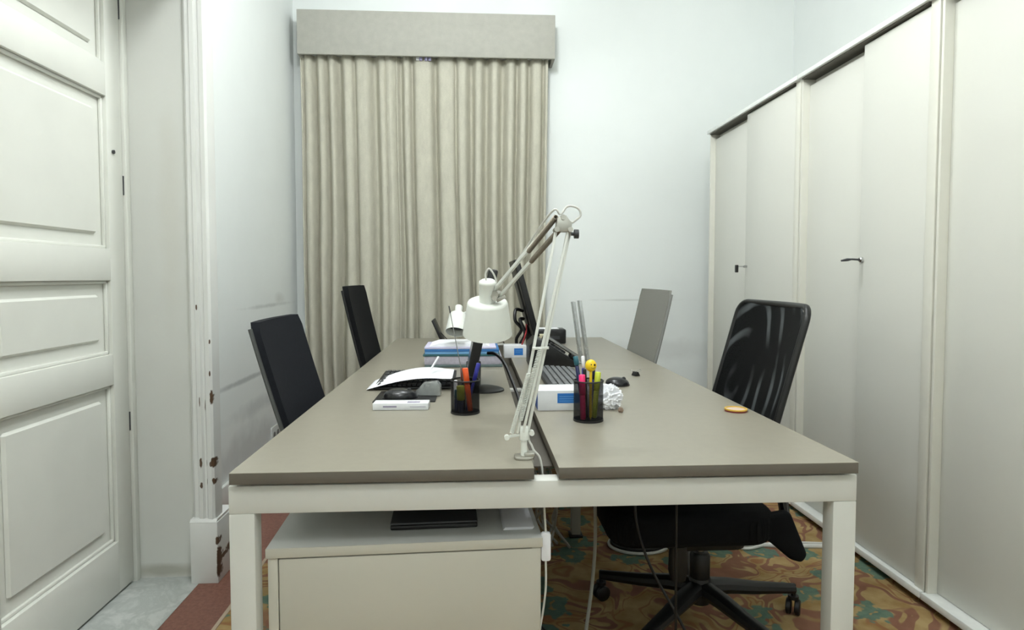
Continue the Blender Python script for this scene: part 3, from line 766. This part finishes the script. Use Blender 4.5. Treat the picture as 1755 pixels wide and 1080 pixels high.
# ------------------------------------------------------------------ left desk clutter
t = thing('slim_box', 'flat white slim box with grey print at the front of the left desk things', 'box', (-.238, 2.025, .7405), R(-1.5))
MB().box(-.088, .088, -.028, .028, 0, .022, .002).build('carton', 'boxwhite', t)
b = MB().box(-.055, -.012, -.0288, -.0281, .009, .014); b.box(.03, .08, -.0288, -.0281, .010, .0115); b.box(.02, .06, -.02, .0, .022, .0226)
b.build('print', 'greyprint', t, 0)
tag(MB().box(-.105, .105, -.10, .10, 0, .003, .001).build('mouse_mat', 'black'), 'small black mouse mat under the mouse on the left desk', 'mat', loc=(-.242, 2.22, .7405))
def mouse(label, loc, rz, L, Wd, H):
    t = thing('computer_mouse', label, 'mouse', loc, rz)
    def f(u, v):
        a = u * 2 * math.pi; rr = math.sin(min(1, v * 1.0) * math.pi / 2)
        x = math.cos(a) * L / 2; y = math.sin(a) * Wd / 2
        zz = math.cos(v * math.pi / 2)
        sq = 1 - .12 * math.cos(2 * a)
        return Vector((x * rr * sq, y * rr * sq, H * (zz ** .75) * (1 + .18 * (-x * rr / L)) + .002))
    MB().grid(f, 40, 14).build('shell', 'mouseblack', t, 80)
    MB().prism([(L / 2 * .93 * math.cos(2 * math.pi * i / 32), Wd / 2 * .93 * math.sin(2 * math.pi * i / 32)) for i in range(32)], 0, .004, 'z').build('base', 'darkgrey', t)
    MB().lathe([(0, -.003), (.008, -.003), (.009, 0), (.008, .003), (0, .003)], 18, Matrix.Translation((L * .24, 0, H * .80)) @ Matrix.Rotation(R(90), 4, 'X')).build('scroll_wheel', 'darkgrey', t)
    return t
mouse('black mouse on the small mat at the left desk', (-.262, 2.185, .7437), R(8), .130, .070, .031)
t = thing('tape_dispenser', 'grey clear plastic tape dispenser beside the mouse on the left desk', 'tape dispenser', (-.165, 2.235, .7437), R(-6))
MB().prism([(-.045, 0), (.042, 0), (.042, .036), (.030, .050), (-.02, .044), (-.045, .015)], -.018, .018, 'y', .003).build('body', 'clear', t)
MB().lathe([(.012, -.009), (.019, -.009), (.019, .009), (.012, .009), (.012, -.009)], 24, Matrix.Translation((.008, 0, .026)) @ Matrix.Rotation(R(90), 4, 'X')).build('tape_roll', 'midgrey', t)
def keyboard(label, loc, rz, L, D, mat, keymat, feet=.012):
    t = thing('keyboard', label, 'keyboard', loc, rz)
    MB().prism([(-D / 2, .002), (D / 2, .002), (D / 2, .010 + feet), (-D / 2, .010)], -L / 2, L / 2, 'x', .002).build('case', mat, t)
    b = MB(); rows = 6; n = 15
    for r in range(rows):
        yy = -D / 2 + .012 + (D - .024) * (r + .5) / rows; zz = .010 + feet * (yy + D / 2) / D
        for k in range(n):
            xx = -L / 2 + .012 + (L - .024) * (k + .5) / n; hw = (L - .024) / n * .43; hd = (D - .024) / rows * .36
            b.box(xx - hw, xx + hw, yy - hd, yy + hd, zz - .001, zz + .007, .0012, seg=1)
    b.build('keys', keymat, t)
    MB().box(-L / 2 + .02, L / 2 - .02, D / 2 - .02, D / 2 - .01, 0, .004).build('feet', 'black', t)
    return t
keyboard('black keyboard mostly hidden under the curled sheet of paper', (-.232, 2.52, .7405), 0, .30, .33, 'black', 'darkgrey', .014)
def fp(u, v):
    x = -.405 + u * .318; y = 2.315 + v * .235 + .03 * (1 - u) * (1 - v)
    z = .7445 + .040 * math.sin(min(1, u * 1.12) * math.pi * .62) ** 1.0 + .010 * v * math.sin(u * math.pi)
    return Vector((x, y, z + .006 * max(0, u - .1)))
tag(MB().grid(fp, 24, 10, .0008, (0, 0, 1)).build('paper_sheet', 'paper', smooth=80), 'curled white sheet of paper draped over the black keyboard', 'paper')
t = thing('pen', 'white pen lying tilted on the curled sheet of paper', 'pen', (-.172, 2.40, .8085), 0, None, Vector((.30, .82, .46)).normalized().to_track_quat('Z', 'Y'))
MB().lathe([(0, 0), (.0015, .002), (.004, .012), (.0042, .085), (0, .086)], 12).build('barrel', 'paper', t); MB().box(.003, .006, -.0015, .0015, .05, .085).build('clip', 'midgrey', t)

# pen cups
def cup(label, loc, r, h):
    t = thing('pen_cup', label, 'pen cup', loc)
    MB().lathe([(r, .003), (r, h - .002), (r - .0012, h - .002), (r - .0012, .003), (r, .003)], 40).build('mesh_wall', 'wiremesh', t, 60)
    b = MB(); b.lathe([(0, 0), (r + .001, 0), (r + .001, .006), (r - .001, .006), (0, .004)], 40); b.build('base', 'black', t)
    b = MB(); b.tube([(r * math.cos(2 * math.pi * i / 40), r * math.sin(2 * math.pi * i / 40), h - .001) for i in range(41)], .0022, 8)
    b.build('rim', 'black', t)
    return t
CL = Vector((-.033, 1.952, .7405)); CR = Vector((.331, 1.826, .7405))
cup('black wire mesh pen cup holding orange and yellow pens on the left desk', CL, .0445, .104)
cup('black wire mesh pen cup with a smiley topped pencil on the right desk', CR, .0435, .119)
def stick(kind, label, cat, base, top, r, parts, group=None):
    """parts: list of (name, t0, t1, radius factor, material) along the stick"""
    base = Vector(base); top = Vector(top); L = (top - base).length
    t = thing(kind, label, cat, base, 0, group, (top - base).to_track_quat('Z', 'Y'))
    for (nm, t0, t1, rf, mat) in parts:
        rr = r * rf; a, c = t0 * L, t1 * L; e = min(.002, rr * .4)
        MB().lathe([(0, a), (rr - e, a), (rr, a + e), (rr, c - e), (rr - e, c), (0, c)], 16).build(nm, mat, t, 50)
    return t
c = CL
stick('highlighter', 'orange highlighter standing tallest in the left pen cup', 'highlighter', c + Vector((.016, -.014, .008)), c + Vector((.000, -.004, .140)), .0085, [('barrel', 0, .62, 1, 'orange'), ('cap', .62, 1, 1.08, 'orange')])
stick('highlighter', 'short olive yellow highlighter low inside the left pen cup', 'highlighter', c + Vector((-.012, -.022, .006)), c + Vector((-.014, -.020, .088)), .010, [('barrel', 0, .45, .8, 'pennavy'), ('cap', .45, 1, 1.25, 'olive')])
stick('pen', 'dark red pen beside the orange highlighter in the left pen cup', 'pen', c + Vector((-.004, .014, .006)), c + Vector((-.010, .018, .138)), .005, [('barrel', 0, .7, 1, 'black'), ('cap', .7, 1, 1.15, 'maroon')])
stick('pen', 'blue pen leaning right at the back of the left pen cup', 'pen', c + Vector((.004, .006, .006)), c + Vector((.042, .020, .152)), .0055, [('barrel', 0, .62, .9, 'penblue'), ('cap', .62, 1, 1.2, 'penblue')])
stick('pen', 'dark navy marker low at the left of the left pen cup', 'pen', c + Vector((-.026, -.004, .006)), c + Vector((-.024, -.004, .072)), .008, [('barrel', 0, .6, 1, 'pennavy'), ('cap', .6, 1, 1.1, 'pteal')])
stick('ruler_stick', 'white strip standing at the left inside the left pen cup', 'ruler', c + Vector((-.030, .010, .006)), c + Vector((-.030, .010, .100)), .006, [('strip', 0, 1, 1, 'paper')])
stick('skewer', 'long thin grey stick rising high out of the left pen cup', 'stick', c + Vector((.012, .004, .006)), c + Vector((-.050, .018, .332)), .0014, [('shaft', 0, .93, 1, 'midgrey'), ('tip', .93, 1, 1.4, 'darkgrey')])
c = CR
stick('highlighter', 'neon pink highlighter in the right pen cup', 'highlighter', c + Vector((-.018, -.016, .006)), c + Vector((-.022, -.016, .138)), .009, [('barrel', 0, .55, .9, 'pink'), ('cap', .55, 1, 1.05, 'pink')])
stick('highlighter', 'lime yellow highlighter at the right of the right pen cup', 'highlighter', c + Vector((.018, .004, .006)), c + Vector((.030, .008, .142)), .0085, [('barrel', 0, .6, .9, 'lime'), ('cap', .6, 1, 1.05, 'lime')])
stick('pen', 'white and blue ballpoint in the right pen cup left of the smiley', 'pen', c + Vector((-.006, .018, .006)), c + Vector((-.013, .022, .188)), .0052, [('barrel', 0, .8, 1, 'penblue'), ('cap', .8, 1, .95, 'paper')])
stick('pen', 'navy pen with a teal end leaning left in the right pen cup', 'pen', c + Vector((-.008, .018, .006)), c + Vector((-.034, .030, .186)), .006, [('barrel', 0, .85, 1, 'pennavy'), ('cap', .85, 1, 1.25, 'pteal')])
stick('pen', 'black pen in front of the navy pens in the right pen cup', 'pen', c + Vector((-.004, .004, .006)), c + Vector((-.010, .012, .150)), .0052, [('barrel', 0, .7, 1, 'black'), ('cap', .7, 1, 1.1, 'black')])
stick('pen', 'dark blue pen leaning right behind the smiley in the right pen cup', 'pen', c + Vector((.006, .016, .006)), c + Vector((.021, .026, .165)), .005, [('barrel', 0, .7, 1, 'penblue'), ('cap', .7, 1, 1.1, 'pennavy')])
t = thing('pencil', 'yellow pencil topped by a round smiley face in the right pen cup', 'pencil', c + Vector((.002, -.026, .006)))
MB().lathe([(0, 0), (.0042, .012), (.0042, .150), (0, .150)], 6).build('shaft', 'yellow', t)
hd = MB().sphere((.0, 0, .160), .0165, (1, 1, 1.08)).build('smiley_head', 'yellow', t, 80)
b = MB()
for dx in (-.0010, .0085): MB().sphere((dx, -.0146, .1635), .0026, (1, .6, 1.35), 10, 8).build('eye', 'black', hd)
MB().tube([(-.004 + k * .0018, -.0158 + .00012 * (k - 4) ** 2 * .6, .1565 - .0022 * math.sin(math.pi * k / 8)) for k in range(9)], .0006, 6).build('mouth', 'black', hd)

# paper pile: each layer its own thing
px0, px1 = -.238, .125
def layer(kind, label, z0, z1, mat, dx0=0, dx1=0, yb=3.17, yf=2.925, cat='folder', group=None):
    b = MB(); o = Vector(((px0 + px1) / 2, (yf + yb) / 2, z0))
    b.box(px0 + dx0 - o.x, px1 + dx1 - o.x, yf - o.y, yb - o.y, .0002, z1 - z0 - .0002, .0015)
    return tag(b.build(kind, mat), label, cat, group, loc=o)
layer('document_folder', 'grey green folder at the very bottom of the paper pile', .7405, .753, 'greengrey', .002, 0)
layer('paper_stack', 'thick grey lilac paper stack in the lower half of the paper pile', .753, .792, 'paperside', 0, -.004, 3.16, 2.928, 'paper')
layer('document_folder', 'dark teal folder in the middle of the paper pile', .792, .802, 'teal', -.006, -.012)
layer('document_folder', 'light blue folder lying on the dark teal folder', .802, .813, 'lightblue', .002, -.020)
layer('document_folder', 'strong blue folder in the upper part of the paper pile', .813, .826, 'blue', .002, -.016)
layer('document_folder', 'pale lilac folder directly under the white sheets of the pile', .826, .836, 'lilac', 0, -.03)
b = MB()
for k in range(7): b.box(-.14 + .006 * k, .14 - .003 * k, -.11 + .002 * k, .11, .0018 * k + .0002, .0018 * k + .0018)
tag(b.build('paper_sheaf', 'paper'), 'loose white sheets topping the paper pile behind the lamp shade', 'paper', loc=(-.075, 3.05, .836))
# small white box with a blue label by the gap
t = thing('small_box', 'small white box with a square blue label, right of the paper pile', 'box', (.205, 3.30, .7405))
MB().box(-.058, .058, -.05, .05, 0, .064, .002).build('carton', 'boxwhite', t); MB().box(-.006, .040, -.0508, -.0501, .014, .05).build('label', 'labelblue', t, 0)
b = MB().box(0, .034, -.0513, -.0509, .036, .038); b.box(0, .026, -.0513, -.0509, .028, .0295); b.build('label_print', 'labelline', t, 0)

# ------------------------------------------------------------------ right desk clutter
t = thing('flat_carton', 'low white carton with a blue label behind the right pen cup', 'box', (.195, 1.962, .7405))
MB().box(0, .176, 0, .115, 0, .064, .002).build('carton', 'boxwhite', t); MB().box(-.0012, .0, .006, .109, .004, .058).build('side_panel', 'boxblue', t, 0)
MB().box(.062, .150, -.0008, -.0001, .024, .055, 0).build('label', 'labelblue', t, 0)
b = MB().box(.068, .13, -.0012, -.0009, .044, .0455); b.box(.068, .12, -.0012, -.0009, .037, .0385); b.box(.068, .126, -.0012, -.0009, .030, .0315)
b.build('label_print', 'labelline', t, 0)
# crumpled tissue
def crumple(name, label, loc, sx, sy, sz, mat):
    b = bmesh.new(); bmesh.ops.create_icosphere(b, subdivisions=5, radius=1)
    rnd = random.Random(5)
    dirs = [(Vector((rnd.uniform(-1, 1), rnd.uniform(-1, 1), rnd.uniform(-1, 1))).normalized(), rnd.uniform(.74, 1.02)) for _ in range(120)]
    from mathutils import noise as mn
    for v in b.verts:
        p = v.co.normalized()
        n1 = abs(mn.noise(p * 2.6 + Vector((3, 1, 7)))) * 1.1; n2 = abs(mn.noise(p * 6.0)) * .45; n3 = abs(mn.noise(p * 13)) * .15
        k = 1.12 - n1 * .75 - n2 * .35 - n3 * .2
        v.co = p * k; v.co.x *= sx; v.co.y *= sy; v.co.z = max(-.8, v.co.z) * sz
    zmin = min(v.co.z for v in b.verts)
    for v in b.verts: v.co.z -= zmin
    m = MB(); m._add(b); return tag(m.build(name, mat, smooth=20), label, 'tissue', loc=loc)
crumple('crumpled_tissue', 'crumpled white tissue to the right of the right pen cup', (.424, 1.99, .7405), .046, .038, .044, 'paper')
tag(MB().lathe([(0, 0), (.007, 0), (.009, .006), (.006, .014), (0, .016)], 14).build('eraser', 'brownbit'), 'tiny brownish eraser stub lying right of the crumpled tissue', 'eraser', loc=(.452, 1.93, .7405))
keyboard('grey keyboard with dark gaps between keys behind the low white carton', (.355, 2.56, .7405), R(90), .52, .17, 'darkgrey', 'keygrey', .010)
mouse('black mouse lying right of the grey keyboard on the right desk', (.55, 2.41, .7405), R(0), .105, .075, .030)
t = thing('binder_clip', 'tiny black binder clip beyond the mouse on the right desk', 'clip', (.682, 2.64, .7405), R(20))
MB().prism([(-.012, 0), (.012, 0), (.003, .018), (-.003, .018)], -.016, .016, 'y', .001).build('jaw', 'black', t)
for s in (-1, 1): MB().tube(smooth_path([(s * .004, -.006, .016), (s * .02, -.008, .022), (s * .026, 0, .024), (s * .02, .008, .022), (s * .004, .006, .016)], 4), .0012, 6).build('wire_handle', 'chrome', t)
t = thing('tape_roll', 'yellow and maroon ring of tape lying near the right desk edge', 'tape', (.818, 1.925, .7405))
MB().lathe([(.031, 0), (.034, 0), (.034, .005), (.031, .005), (.031, 0)], 40).build('lower_band', 'maroon', t)
MB().lathe([(.030, .005), (.0345, .005), (.0345, .009), (.030, .009), (.030, .005)], 40).build('upper_band', 'tapeyellow', t)
MB().lathe([(0, 0), (.0305, 0), (.0305, .006), (0, .006)], 32).build('core_disc', 'skin_pink', t)
# desk phone
t = thing('desk_phone', 'black wedge shaped desk phone with a grey edged handset behind the keyboard', 'phone', (.355, 3.0, .7405))
MB().prism([(-.105, 0), (.115, 0), (.115, .022), (-.045, .125), (-.075, .135), (-.105, .105)], -.10, .10, 'y', .006).build('body', 'black', t)
sl = math.atan2(.125 - .022, .16)
m = Matrix.Translation((.035, -.07, .082)) @ Matrix.Rotation(sl, 4, 'Y')
h = MB().box(-.095, .095, -.024, .024, .010, .026, .008, m, 3); h.box(-.095, -.055, -.026, .026, -.006, .022, .008, m, 3); h.box(.055, .095, -.026, .026, -.006, .022, .008, m, 3)
h = h.build('handset', 'blackgloss', t, 50)
MB().box(-.093, .093, -.0262, -.0242, .014, .024, .001, m).build('grey_edge', 'midgrey', h)
for i in range(3):
    for j in range(4): MB().box(-.045 + i * .03, -.025 + i * .03, .0 + j * .02, .014 + j * .02, -.004, .006, .001, m).build('button', 'darkgrey', t)
# two slanted clear panels
t = thing('document_stand', 'pair of slanted grey clear panels standing beyond the right pen cup', 'stand', (.53, 3.06, .7405))
for (dx, hh) in ((-.012, .298), (.020, .304)):
    MB().box(-.007, .007, -.03, .03, 0, hh, .002, Matrix.Translation((dx, 0, .004)) @ Matrix.Rotation(R(-8), 4, 'Y')).build('panel', 'clear', t)
MB().box(-.04, .05, -.05, .05, 0, .006, .002).build('base', 'midgrey', t)
# label printer and beige box
t = thing('label_printer', 'black boxy printer with a white sheet on top at the far right desk', 'printer', (.465, 3.97, .7405))
MB().box(-.10, .10, -.07, .07, 0, .092, .010, None, 3).build('body', 'black', t, 50); MB().box(-.085, .055, -.06, .045, .0922, .096, .001).build('paper', 'paper', t)
MB().box(-.06, .06, -.0712, -.0702, .03, .05).build('front_slot', 'darkgrey', t, 0)
t = thing('card_box', 'small beige card box by the base of the tilted monitor', 'box', (.40, 3.74, .7405), R(10))
MB().box(-.035, .035, -.03, .03, 0, .075, .002).build('carton', 'beige', t); MB().box(-.036, .036, -.031, .031, .062, .077, .002).build('lid', 'beige', t)

# ------------------------------------------------------------------ cables and bits under the desks
def cable(name, label, pts, r, mat):
    return tag(MB().tube(smooth_path(pts, 8), r, 8).build(name, mat), label, 'cable')
cable('power_cable', 'pale cable dropping straight to the carpet left of the mesh chair', [(.385, 2.02, .712), (.388, 2.02, .50), (.392, 2.02, .32), (.385, 2.02, .18), (.36, 1.98, .05), (.33, 1.90, .005), (.28, 1.8, .005)], .006, 'cordgrey')
cable('power_cable', 'black cable curving across in front of the mesh chair base', [(.47, 1.78, .712), (.46, 1.77, .56), (.462, 1.76, .45), (.50, 1.74, .33), (.57, 1.70, .20), (.64, 1.65, .06), (.70, 1.62, .006), (.80, 1.62, .006)], .004, 'black')
cable('power_cable', 'black cable hanging plumb in front of the mesh chair seat', [(.545, 1.66, .712), (.545, 1.66, .45), (.546, 1.66, .25), (.55, 1.66, .10), (.57, 1.67, .006), (.66, 1.70, .006)], .0035, 'black')
cable('power_cable', 'thin black cable lying on the carpet right of the pedestal', [(.20, 2.20, .25), (.19, 2.16, .10), (.20, 2.08, .006), (.26, 1.94, .006), (.34, 1.82, .006), (.42, 1.72, .006)], .004, 'black')
cable('floor_cable', 'white flat cable crossing the carpet behind the mesh chair', [(.72, 2.66, .008), (.82, 2.72, .008), (.95, 2.66, .008), (1.08, 2.60, .008), (1.22, 2.60, .008), (1.36, 2.58, .008), (1.52, 2.57, .008)], .010, 'cordwhite')
cable('floor_cable', 'second white cable twisted loosely beside the flat one behind the mesh chair', [(.78, 2.60, .007), (.90, 2.70, .007), (1.02, 2.68, .007), (1.14, 2.57, .007), (1.30, 2.62, .007), (1.50, 2.60, .007)], .006, 'cordwhite')
b = MB()
rnd = random.Random(3)
for k in range(7):
    x0 = .30 + rnd.uniform(-.03, .06); yk = 2.72 + rnd.uniform(-.10, .16)
    b.tube(smooth_path([(.155 + rnd.uniform(-.015, .02), yk, .685), (.21 + .02 * k, yk - .02, .42 - .02 * k), (x0, yk - .05, .22), (x0 + rnd.uniform(-.10, .08), yk + .04, .06), (x0 + rnd.uniform(-.14, .14), yk - .12, .008)], 6), .006, 7)
tag(b.build('cable_tangle', 'cordgrey'), 'tangle of pale grey cables falling from the desk gap to the carpet', 'cables')
t = thing('cable_coil', 'dark coiled cable with a white outer loop on the carpet behind the mesh chair base', 'cable', (.70, 2.64, 0))
b = MB()
for k in range(4): b.tube([((.05 + .012 * k) * 1.3 * math.cos(2 * math.pi * i / 28), (.05 + .012 * k) * math.sin(2 * math.pi * i / 28), .010 + .009 * (k % 2)) for i in range(29)], .009, 8)
b.build('coil', 'black', t); MB().tube([(.098 * 1.3 * math.cos(2 * math.pi * i / 32), .098 * math.sin(2 * math.pi * i / 32), .008) for i in range(33)], .007, 8).build('white_loop', 'cordwhite', t)
